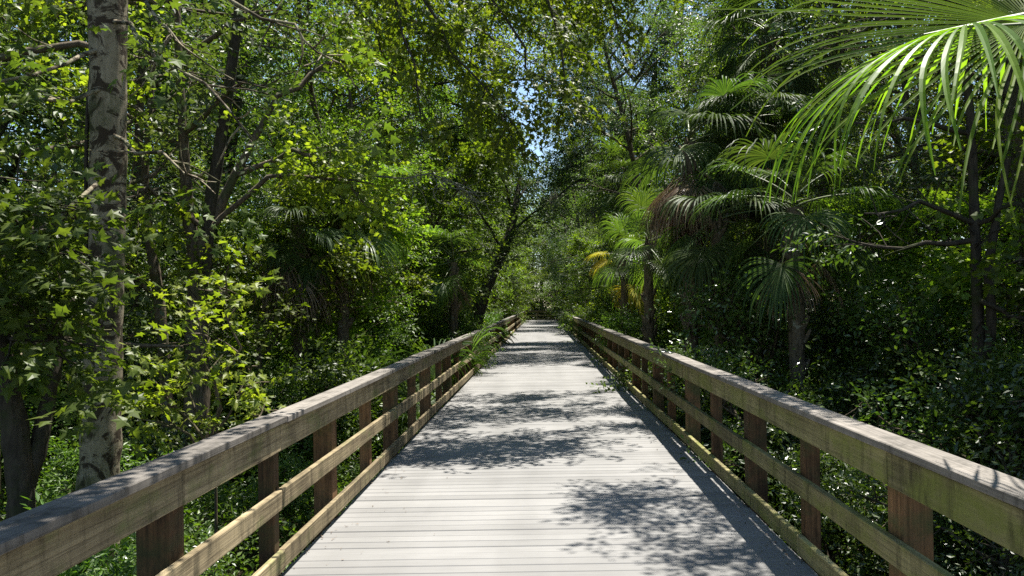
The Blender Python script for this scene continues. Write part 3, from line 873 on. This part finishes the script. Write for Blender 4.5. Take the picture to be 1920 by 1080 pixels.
def mossy_oak():
    b = np.array([5.2, 33, -1.05])
    c = Custom(36, b)
    c.trunk([b, b + [-.2, 0, 3], b + [-.5, 0, 6], b + [-.4, 0, 9], b + [0, 0, 13]], [.5, .38, .33, .25, .1])
    br = [[(1180, 330, 33), (1130, 330, 32), (1080, 340, 31), (1030, 385, 30)], [(1170, 260, 33), (1110, 250, 32), (1060, 270, 31)], [(1180, 300, 33), (1200, 260, 30), (1190, 200, 28)],
          [(1180, 200, 33), (1130, 170, 33), (1070, 160, 33)], [(1180, 330, 33), (1150, 370, 30), (1110, 400, 29)], [(1190, 150, 33), (1220, 100, 32), (1250, 60, 31)], [(1190, 130, 33), (1150, 70, 32), (1110, 20, 31)], [(1190, 200, 33), (1100, 100, 33), (1035, 60, 33)], [(1190, 150, 33), (1090, 30, 33), (980, -20, 33)],
          [(1190, 250, 33), (1110, 215, 32), (1060, 205, 31)], [(1190, 120, 33), (1130, 0, 34), (1060, -50, 34)], [(1180, 340, 33), (1100, 300, 32), (1050, 320, 32)]]
    br += [[(1190, 60, 33), (1120, -20, 31), (1040, -60, 30)], [(1190, 180, 33), (1120, 140, 30), (1060, 130, 29)], [(1195, 100, 33), (1230, 20, 30), (1260, -40, 29)], [(1190, 280, 33), (1140, 230, 30), (1090, 170, 30)]]
    for a in br: c.bough([at(*p) for p in a], .09, 26, 1.7, 11, scat=.2)
    r = c.finish('mossy_oak', 'grey green oak hung with moss over the far right side of the walk', 'tree', SP_OAKF, 'oakg', 'barkd', keep=clear_deck)
    rg = np.random.default_rng(3)
    P = []
    for a in br:
        W = np.array([at(*p) for p in a]) - c.o
        for t in rg.uniform(.2, 1, 7): P.append(interp(W, t)[0] + rg.normal(0, .5, 3) * [1, 1, .4])
    moss(r, P, 9, 26, 1.1)
mossy_oak()


def right_dark_trunks():
    b = at(1845, 780, 7.2); b[2] = -1.05
    c = Custom(37, b)
    c.trunk([b + [0, 0, -.2], at(1838, 700, 7.2), at(1832, 560, 7.2), at(1828, 420, 7.2), at(1822, 250, 7.2), at(1800, 0, 7.2), at(1800, -300, 7.3)], [.09, .065, .05, .045, .04, .035, .025])
    c.bough([at(1838, 720, 7.2), at(1832, 560, 7.1), at(1828, 420, 7.1), at(1822, 250, 7.1), at(1800, 0, 7.1)], .02, 30, .4, 6, tube=False, scat=.1, t0=.05)
    c.trunk([at(1838, 700, 7.2), at(1862, 620, 7.1), at(1850, 500, 7.1), at(1890, 300, 7.1)], [.05, .045, .04, .03])
    for a in ([(1822, 250, 7.2), (1700, 220, 7), (1600, 230, 6.8)], [(1828, 420, 7.2), (1720, 380, 7), (1620, 400, 6.8)], [(1800, 0, 7.2), (1880, 120, 6.6), (1960, 200, 6.3)],
              [(1828, 420, 7.2), (1900, 380, 6.8), (1960, 400, 6.5)], [(1832, 560, 7.2), (1900, 600, 6.8), (1960, 600, 6.5)], [(1800, 0, 7.2), (1650, 40, 7.2), (1530, 100, 7.2)], [(1828, 450, 7.2), (1690, 470, 7.4), (1560, 440, 7.8)]):
        c.bough([at(*p) for p in a], .03, 11, .6, 8, scat=.15, t0=.2)
    c.finish('slender_tree', 'slender mossy trunked tree in the dark thicket at the right edge', 'tree', SP_SHR, 'shrubd', 'barkd', keep=clear_deck)
right_dark_trunks()


def left_dark_trunks():
    b = at(30, 1150, 4.6); b[2] = -1.05
    c = Custom(38, b)
    c.trunk([b + [0, 0, -.2], at(40, 900, 4.6), at(20, 760, 4.6), at(-5, 620, 4.6), at(-40, 400, 4.6)], [.10, .075, .07, .065, .05])
    c.trunk([at(30, 960, 4.6), at(75, 830, 4.7), at(95, 720, 4.8), at(120, 640, 4.9), at(135, 560, 5)], [.06, .05, .045, .03, .02])
    for a in ([(120, 640, 4.9), (80, 590, 4.6), (30, 560, 4.4)], [(-5, 620, 4.6), (60, 640, 4.4), (130, 640, 4.4)], [(-20, 500, 4.6), (60, 480, 4.5), (140, 470, 4.5)], [(-30, 440, 4.6), (20, 400, 4.5), (80, 380, 4.5)]):
        c.bough([at(*p) for p in a], .018, 10, .5, 7, scat=.12, flat=.4)
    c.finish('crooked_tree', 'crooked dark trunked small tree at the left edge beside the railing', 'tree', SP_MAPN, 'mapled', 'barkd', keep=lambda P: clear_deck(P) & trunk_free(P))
left_dark_trunks()


def sapling():
    b = at(400, 900, 5.2); b[2] = -1.05
    c = Custom(39, b)
    for a in ([(405, 1000, 5.2), (400, 760, 5.2), (390, 640, 5.2), (362, 560, 5.2)], [(402, 800, 5.2), (430, 680, 5.1), (440, 580, 5.0), (430, 545, 5)],
              [(400, 820, 5.2), (450, 740, 5.1), (470, 690, 5.1)], [(400, 850, 5.2), (340, 760, 5.2), (300, 720, 5.3)], [(400, 850, 5.2), (330, 790, 5.0), (250, 770, 5.0)], [(410, 860, 5.2), (480, 800, 5.3), (495, 770, 5.5)],
              [(400, 830, 5.2), (360, 740, 5.2), (345, 680, 5.2)]):
        c.bough([at(*p) for p in a], .012, 6, .26, 2, scat=.05, flat=.5, t0=.3)
    c.finish('maple_sapling', 'young maple sapling with bright sunlit leaves behind the left railing', 'sapling', SP_MAPN, 'mapleb', 'bark', scale=(.6, 1.0), keep=trunk_free)
sapling()

def bare_branch():
    b = at(760, 345, 9)
    rg = np.random.default_rng(8); r = thing('dead_branch', 'tangle of bare pale twigs hanging in front of the left foliage', 'branch', b)
    mb = MB()
    main = np.array([at(700, 330, 9.2), at(760, 335, 9), at(805, 325, 8.8), at(860, 345, 8.8), at(890, 375, 8.8)]) - b
    mb.tube(main, [.014, .012, .009, .007, .004], 5)
    for k in range(34):
        p, d_ = interp(main, rg.uniform(.2, .95))
        Q = path(p, d_ * .5 + rg.normal(0, .5, 3) + [0, 0, -.7], rg.uniform(.2, .75), 7, rg, .32)
        mb.tube(Q, np.linspace(.006, .002, 7), 3)
    a = np.linspace(0, 5.2, 16); c0 = at(838, 362, 8.8) - b
    mb.tube(np.stack([c0[0] + .16 * np.cos(a), c0[1] + .05 * np.sin(a * 2), c0[2] + .13 * np.sin(a)], -1), .006, 4)
    ob('twigs', mb.mesh('twigs', M['moss']), r)
bare_branch()

# ------------------------------------------------------------------ trees of the wood
CAN = [gen_tree(201 + i, H, h0, rc, tr, nl, SP_OAK, nsec=9, nspr=9, scat=.13, mat_l=ml) for i, (H, h0, rc, tr, nl, ml) in enumerate(
    [(13, 1.6, 3.0, .12, 36, 'oak'), (15, 2.2, 3.3, .14, 38, 'oakg'), (12, 1.4, 2.8, .11, 36, 'mapleb')])]
UND = [gen_tree(301 + i, H, h0, rc, tr, nl, SP_MAP, nsec=7, nspr=7, scat=.12, mat_l=ml, wob=.12) for i, (H, h0, rc, tr, nl, ml) in enumerate(
    [(6, .8, 1.7, .07, 22, 'maple'), (5, .6, 1.5, .06, 20, 'mapleb'), (7, 1.2, 2.0, .09, 24, 'maple')])]
SHR = [gen_tree(401 + i, H, .15, rc, .025, nl, tp, nsec=6, nspr=7, scat=.14, mat_l=ml, wob=.2, asc=.6, roll=.6) for i, (H, rc, nl, tp, ml) in enumerate(
    [(1.9, .9, 16, SP_SHR, 'shrub'), (2.3, 1.0, 18, SP_LAN, 'shrub'), (1.6, .9, 18, SP_SHR, 'shrubd'), (2.4, 1.0, 20, SP_LOWB, 'shrubd')])]

rp = random.Random(5)
def side_name(s): return 'left' if s < 0 else 'right'
def zone(y): return 'close to the camera' if y < 12 else ('halfway along the walk' if y < 35 else 'near the far end')

for s in (-1, 1):
    # canopy rows
    for row, (x0, step, yo) in enumerate(((6.4, 4.2, 8 if s < 0 else 9), (11.0, 5.5, 5.5), (16.5, 7.0, 2))):
        y = yo
        while y < 96:
            xx = x0 + rp.uniform(-.7, .9)
            if y > (21 if s > 0 else 16) and row == 0: xx -= 2.0 if s > 0 else 1.9
            if y > 45 and row == 0: xx -= 1.0
            if row == 0 and y <= 16: xx += (-.2 if s < 0 else 1.7)
            if row == 1 and y <= 10: xx += .8
            k = rp.choice([0, 0, 1, 2] if s < 0 else [0, 1, 1, 0, 2])
            plant(CAN[k], 'canopy_tree', 'tall leafy tree of the wood %s of the boardwalk, %s' % (side_name(s), zone(y)), 'tree',
                  (s * xx, y + rp.uniform(-1, 1), -1.05), rp.uniform(0, 6.28), rp.uniform(.85, 1.15), 'canopy trees %s of the walk' % side_name(s))
            y += step
    # understory
    y = 5.5
    while y < 74:
        xx = rp.uniform(3.5, 4.6)
        if y > 30: xx -= .3
        if y < 16 and s > 0: xx += 1.6
        if s < 0 and 12 < y < 28: xx += .35
        if not (s < 0 and y < 10):
            k = rp.randrange(3)
            plant(UND[k], 'understory_maple', 'small understory maple crowding the %s railing, %s' % (side_name(s), zone(y)), 'tree',
                  (s * xx, y, -1.05), rp.uniform(0, 6.28), rp.uniform(.8, 1.1), 'understory maples %s of the walk' % side_name(s))
        y += rp.uniform(1.9, 3.0)
    # shrubs
    y = 2.2
    while y < 74:
        for _ in range(2 if y < 40 else 1):
            xx = rp.uniform(2.4, 5.6) if _ == 0 else rp.uniform(4.5, 8)
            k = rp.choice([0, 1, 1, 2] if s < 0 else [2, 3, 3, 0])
            hsc = rp.uniform(.45, .75) if y < 9 else rp.uniform(.75, 1.25)
            plant(SHR[k], 'shrub', 'leafy undergrowth shrub on the %s of the boardwalk, %s' % (side_name(s), zone(y)), 'shrub',
                  (s * xx, y + rp.uniform(-.4, .4), -1.05), rp.uniform(0, 6.28), hsc, 'undergrowth shrubs %s of the walk' % side_name(s))
        y += 1.0 if y < 20 else 1.7
FAR = [gen_tree(501 + i, H, h0, rc, tr, 30, SP_OAKF, nsec=8, nspr=12, scat=.25, mat_l=ml, mat_b='barkd') for i, (H, h0, rc, tr, ml) in enumerate(
    [(14, .8, 3.2, .25, 'oak'), (12, .6, 3.0, .2, 'oakg')])]
for i, (x, y, sc) in enumerate(((-4.6, 38, 1.2), (5.2, 46, 1.2), (-4.4, 54, 1.2), (4.4, 62, 1.2), (-3.6, 66, 1.2), (5.8, 27, 1.1), (-5.6, 24, 1.1), (7.5, 20, 1.15), (7.6, 33, 1.2), (-8, 17, 1.15), (-8.5, 30, 1.2), (-7.5, 11, 1.0), (-10, 8, 1.15), (10.2, 13, 1.1), (9.5, 8, 1.0))):
    plant(FAR[i % 2], 'canopy_tree', 'tree leafy down to the ground, %s of the walk, %s' % (side_name(x), zone(y)), 'tree', (x, y, -1.05), i * 1.7, sc, 'dense trees beside the walk')
# trees that close the view beyond the end
for i, (x, y) in enumerate(((-5, 82), (-1.5, 80), (2.5, 81), (6, 79), (0, 86), (4, 87), (-4, 88), (9, 84), (-9, 85))):
    plant(FAR[i % 2], 'canopy_tree', 'tall leafy tree beyond the end railing of the boardwalk', 'tree', (x, y, -1.05), i * 1.3, 1.0 if abs(x) < 3 else 1.25, 'trees beyond the end railing')
for i, x in enumerate((-4, -2.4, -.8, .9, 2.4, 4)):
    plant(SHR[i % 4], 'shrub', 'leafy shrub behind the end railing of the boardwalk', 'shrub', (x, 76.5 + (i % 2), -1.05), i, 1.3, 'shrubs behind the end railing')

for i, (x, y, sc) in enumerate(((7.2, 5.5, .9), (6.9, 10.2, .95), (9.2, 15, 1.0))):  # extra trees added to cast shade into the dark hollow on the right
    plant(CAN[i % 2], 'canopy_tree', ('added tree shading the dark hollow at the right edge of the view', 'tree added behind the slender mossy tree to shade the right thicket', 'tree added behind the tall palms to shade the right side')[i], 'tree', (x, y, -1.05), i * 2.2, sc)
for i, (x, y, sc) in enumerate(((2.55, 6.6, .8), (2.7, 8.0, 1.0), (2.6, 9.3, 1.1), (3.6, 7.2, 1.1), (3.0, 15.5, 1.0), (3.1, 17.4, 1.1), (3.1, 19.5, 1.1), (3.4, 5.6, 1.0), (2.8, 11.4, .9), (4.6, 6.6, 1.2), (4.4, 9.0, 1.3), (5.4, 7.8, 1.4), (3.1, 10.2, 1.25), (3.3, 11.9, 1.35), (3.1, 13.3, 1.25), (4.2, 10.9, 1.4))):
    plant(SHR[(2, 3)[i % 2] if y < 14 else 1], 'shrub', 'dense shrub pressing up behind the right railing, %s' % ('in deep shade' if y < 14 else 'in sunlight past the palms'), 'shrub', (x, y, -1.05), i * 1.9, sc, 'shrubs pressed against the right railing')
# palmettos
for i, (px, py, Y, mat, lab) in enumerate(((1345, 700, 15, 'palmb', 'bright palmetto clump with pale fronds beside the right railing'),
                                           (1410, 720, 12.5, 'palm', 'palmetto clump at the foot of the brown skirted palm'),
                                           (845, 690, 17, 'palmb', 'bright green palmetto clump beside the left railing'),
                                           (790, 720, 14, 'palm', 'shaded palmetto clump behind the left railing'),
                                           (700, 740, 12.5, 'palm', 'dark palmetto clump under the maples on the left'),
                                           (1110, 640, 30, 'palmb', 'small far palmetto clump beside the right railing'),
                                           (620, 700, 13, 'palm', 'palmetto clump at the foot of the skirted palm on the left'),
                                           (1500, 760, 9, 'palm', 'shaded palmetto clump in the dark thicket on the right'),
                                           (925, 625, 30, 'palmb', 'small far palmetto clump beside the left railing'))):
    p = at(px, py, Y); p[2] = -.9
    palmetto(p, lab, 500 + i, 12, mat, .9 if Y < 16 and px > 1000 else 1.15)
p = np.array([-1.95, 18.6, -.2])
r = thing('palm_frond', 'green palm frond poking through the left railing onto the deck', 'palm frond', p)
for i, (a, k) in enumerate(((-1.3, 3), (-1.75, 4))):
    frond(r, (-.15, .25 * i, .1), a, k, 'palmb', .45)

# ------------------------------------------------------------------ ground cover and the wood behind
rg = np.random.default_rng(77)
def hfield(x, y): return .35 * np.sin(x * 1.3 + y * .9) * np.cos(y * .7 - x * .4) + .2 * np.sin(x * 3.1) * np.cos(y * 2.7)
for s in (-1, 1):
    gc = MB()
    n1, n2 = 17000, 9000
    x = np.concatenate([rg.uniform(1.78, 8, n1), rg.uniform(1.78, 10, n2)]); y = np.concatenate([rg.uniform(.5, 22, n1), rg.uniform(22, 80, n2)])
    top = -.62 + np.maximum(hfield(x, y), -.2) + .05 * (x - 2)
    z = -1.0 + (top + 1.0) * rg.uniform(.15, 1, len(x)) ** .6
    P = np.stack([s * x, y, z], -1)
    Fd = rg.normal(0, 1, P.shape) * [1, 1, .4] + [0, 0, .35]
    place(gc, SP_LOW, P[:n1], Fd[:n1], rg, (.8, 1.6), .6)
    place(gc, SP_SHR, P[n1:], Fd[n1:], rg, (1.0, 1.9), .6)
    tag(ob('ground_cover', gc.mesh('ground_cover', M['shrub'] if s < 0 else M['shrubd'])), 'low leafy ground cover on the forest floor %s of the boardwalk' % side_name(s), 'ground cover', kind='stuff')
SP_FAR = sprays(OVAL, 14, .20, .9, 21, tilt=.5)
for s in (-1, 1):
    wd = MB(); n = 24000
    P = np.stack([s * rg.uniform(19, 26, n), rg.uniform(-5, 105, n), -1 + rg.uniform(0, 1, n) ** .9 * 24], -1)
    place(wd, SP_FAR, P, rg.normal(0, 1, P.shape) * [1, 1, .5], rg, (.8, 1.5), .5)
    tag(ob('woodland', wd.mesh('woodland', M['oak'])), 'dense mass of far woodland foliage behind the trees on the %s' % side_name(s), 'woodland', kind='stuff')
wd = MB(); n = 13000
P = np.stack([rg.uniform(-24, 24, n), rg.uniform(92, 100, n), -1 + rg.uniform(0, 1, n) * 17], -1)
place(wd, SP_FAR, P, rg.normal(0, 1, P.shape) * [1, 1, .5], rg, (.8, 1.5), .5)
tag(ob('woodland', wd.mesh('woodland', M['oak'])), 'dense mass of far woodland foliage beyond the end of the boardwalk', 'woodland', kind='stuff')
# a little litter on the deck
lt = MB(); n = 900
P = np.stack([np.sign(rg.normal(0, 1, n)) * (1.56 - np.abs(rg.normal(0, 1, n)) ** 1.6 * .16).clip(-1, 1.56), rg.uniform(2.5, 30, n), np.full(n, .008)], -1)
V, T = OVAL
for p in P:
    Rm = rotz(rg.uniform(0, 6.28)) * rg.uniform(.012, .038) * np.array([[rg.uniform(.3, 1)], [1], [1]]).T
    lt.add(V @ Rm.T + p, t=T)
tag(ob('leaf_litter', lt.mesh('leaf_litter', M['palmd'])), 'scattered dry leaf litter lying on the deck boards', 'leaf litter', kind='stuff')

# ------------------------------------------------------------------ labels that single out the nearer repeats
ORD = 'nearest second third fourth fifth sixth seventh eighth ninth tenth eleventh twelfth thirteenth fourteenth fifteenth sixteenth'.split()
def relabel(name, cond, text, ymax, key):
    L_ = sorted([o for o in COL.objects if o.parent is None and o.name.split('.')[0] == name and cond(o) and o.location.y < ymax], key=key)
    for i, o in enumerate(L_[:16]):
        o['label'] = text % ((('first' if i == 0 else ORD[i])) if 'counted' in text else (ORD[i] if i == 0 else ORD[i] + ' nearest'))
for sd in (-1, 1):
    sn = side_name(sd)
    on = lambda o, sd=sd: o.location.x * sd > 0
    nr = lambda o: o.location.y
    relabel('understory_maple', on, '%s of the small thin stemmed maples along the ' + sn + ' railing', 35, nr)
    relabel('shrub', lambda o, on=on: on(o) and o.get('group', '').startswith('undergrowth') and abs(o.location.x) < 4.4, '%s to the camera of the shrubs right behind the ' + sn + ' railing', 20, nr)
    relabel('shrub', lambda o, on=on: on(o) and o.get('group', '').startswith('undergrowth') and abs(o.location.x) >= 4.4, '%s to the camera of the shrubs set back from the ' + sn + ' railing', 20, nr)
    relabel('canopy_tree', lambda o, on=on: on(o) and o.get('group', '').startswith('canopy') and abs(o.location.x) < 9.2, '%s to the camera of the tall trees in the first row on the ' + sn, 45, nr)
    relabel('canopy_tree', lambda o, on=on: on(o) and o.get('group', '').startswith('canopy') and 9.2 <= abs(o.location.x) < 14, '%s to the camera of the tall trees in the second row on the ' + sn, 40, nr)
    relabel('canopy_tree', lambda o, on=on: on(o) and o.get('group', '').startswith('dense'), '%s to the camera of the low branched dense trees on the ' + sn, 80, nr)
relabel('shrub', lambda o: o.get('group', '').startswith('shrubs pressed'), '%s to the camera of the dense shrubs pressed against the right railing', 30, lambda o: o.location.y)
relabel('canopy_tree', lambda o: o.get('group', '').startswith('trees beyond'), 'tree beyond the end railing, %s counted from the left', 200, lambda o: o.location.x)
relabel('shrub', lambda o: o.get('group', '').startswith('shrubs behind the end'), 'shrub behind the end railing, %s counted from the left', 200, lambda o: o.location.x)
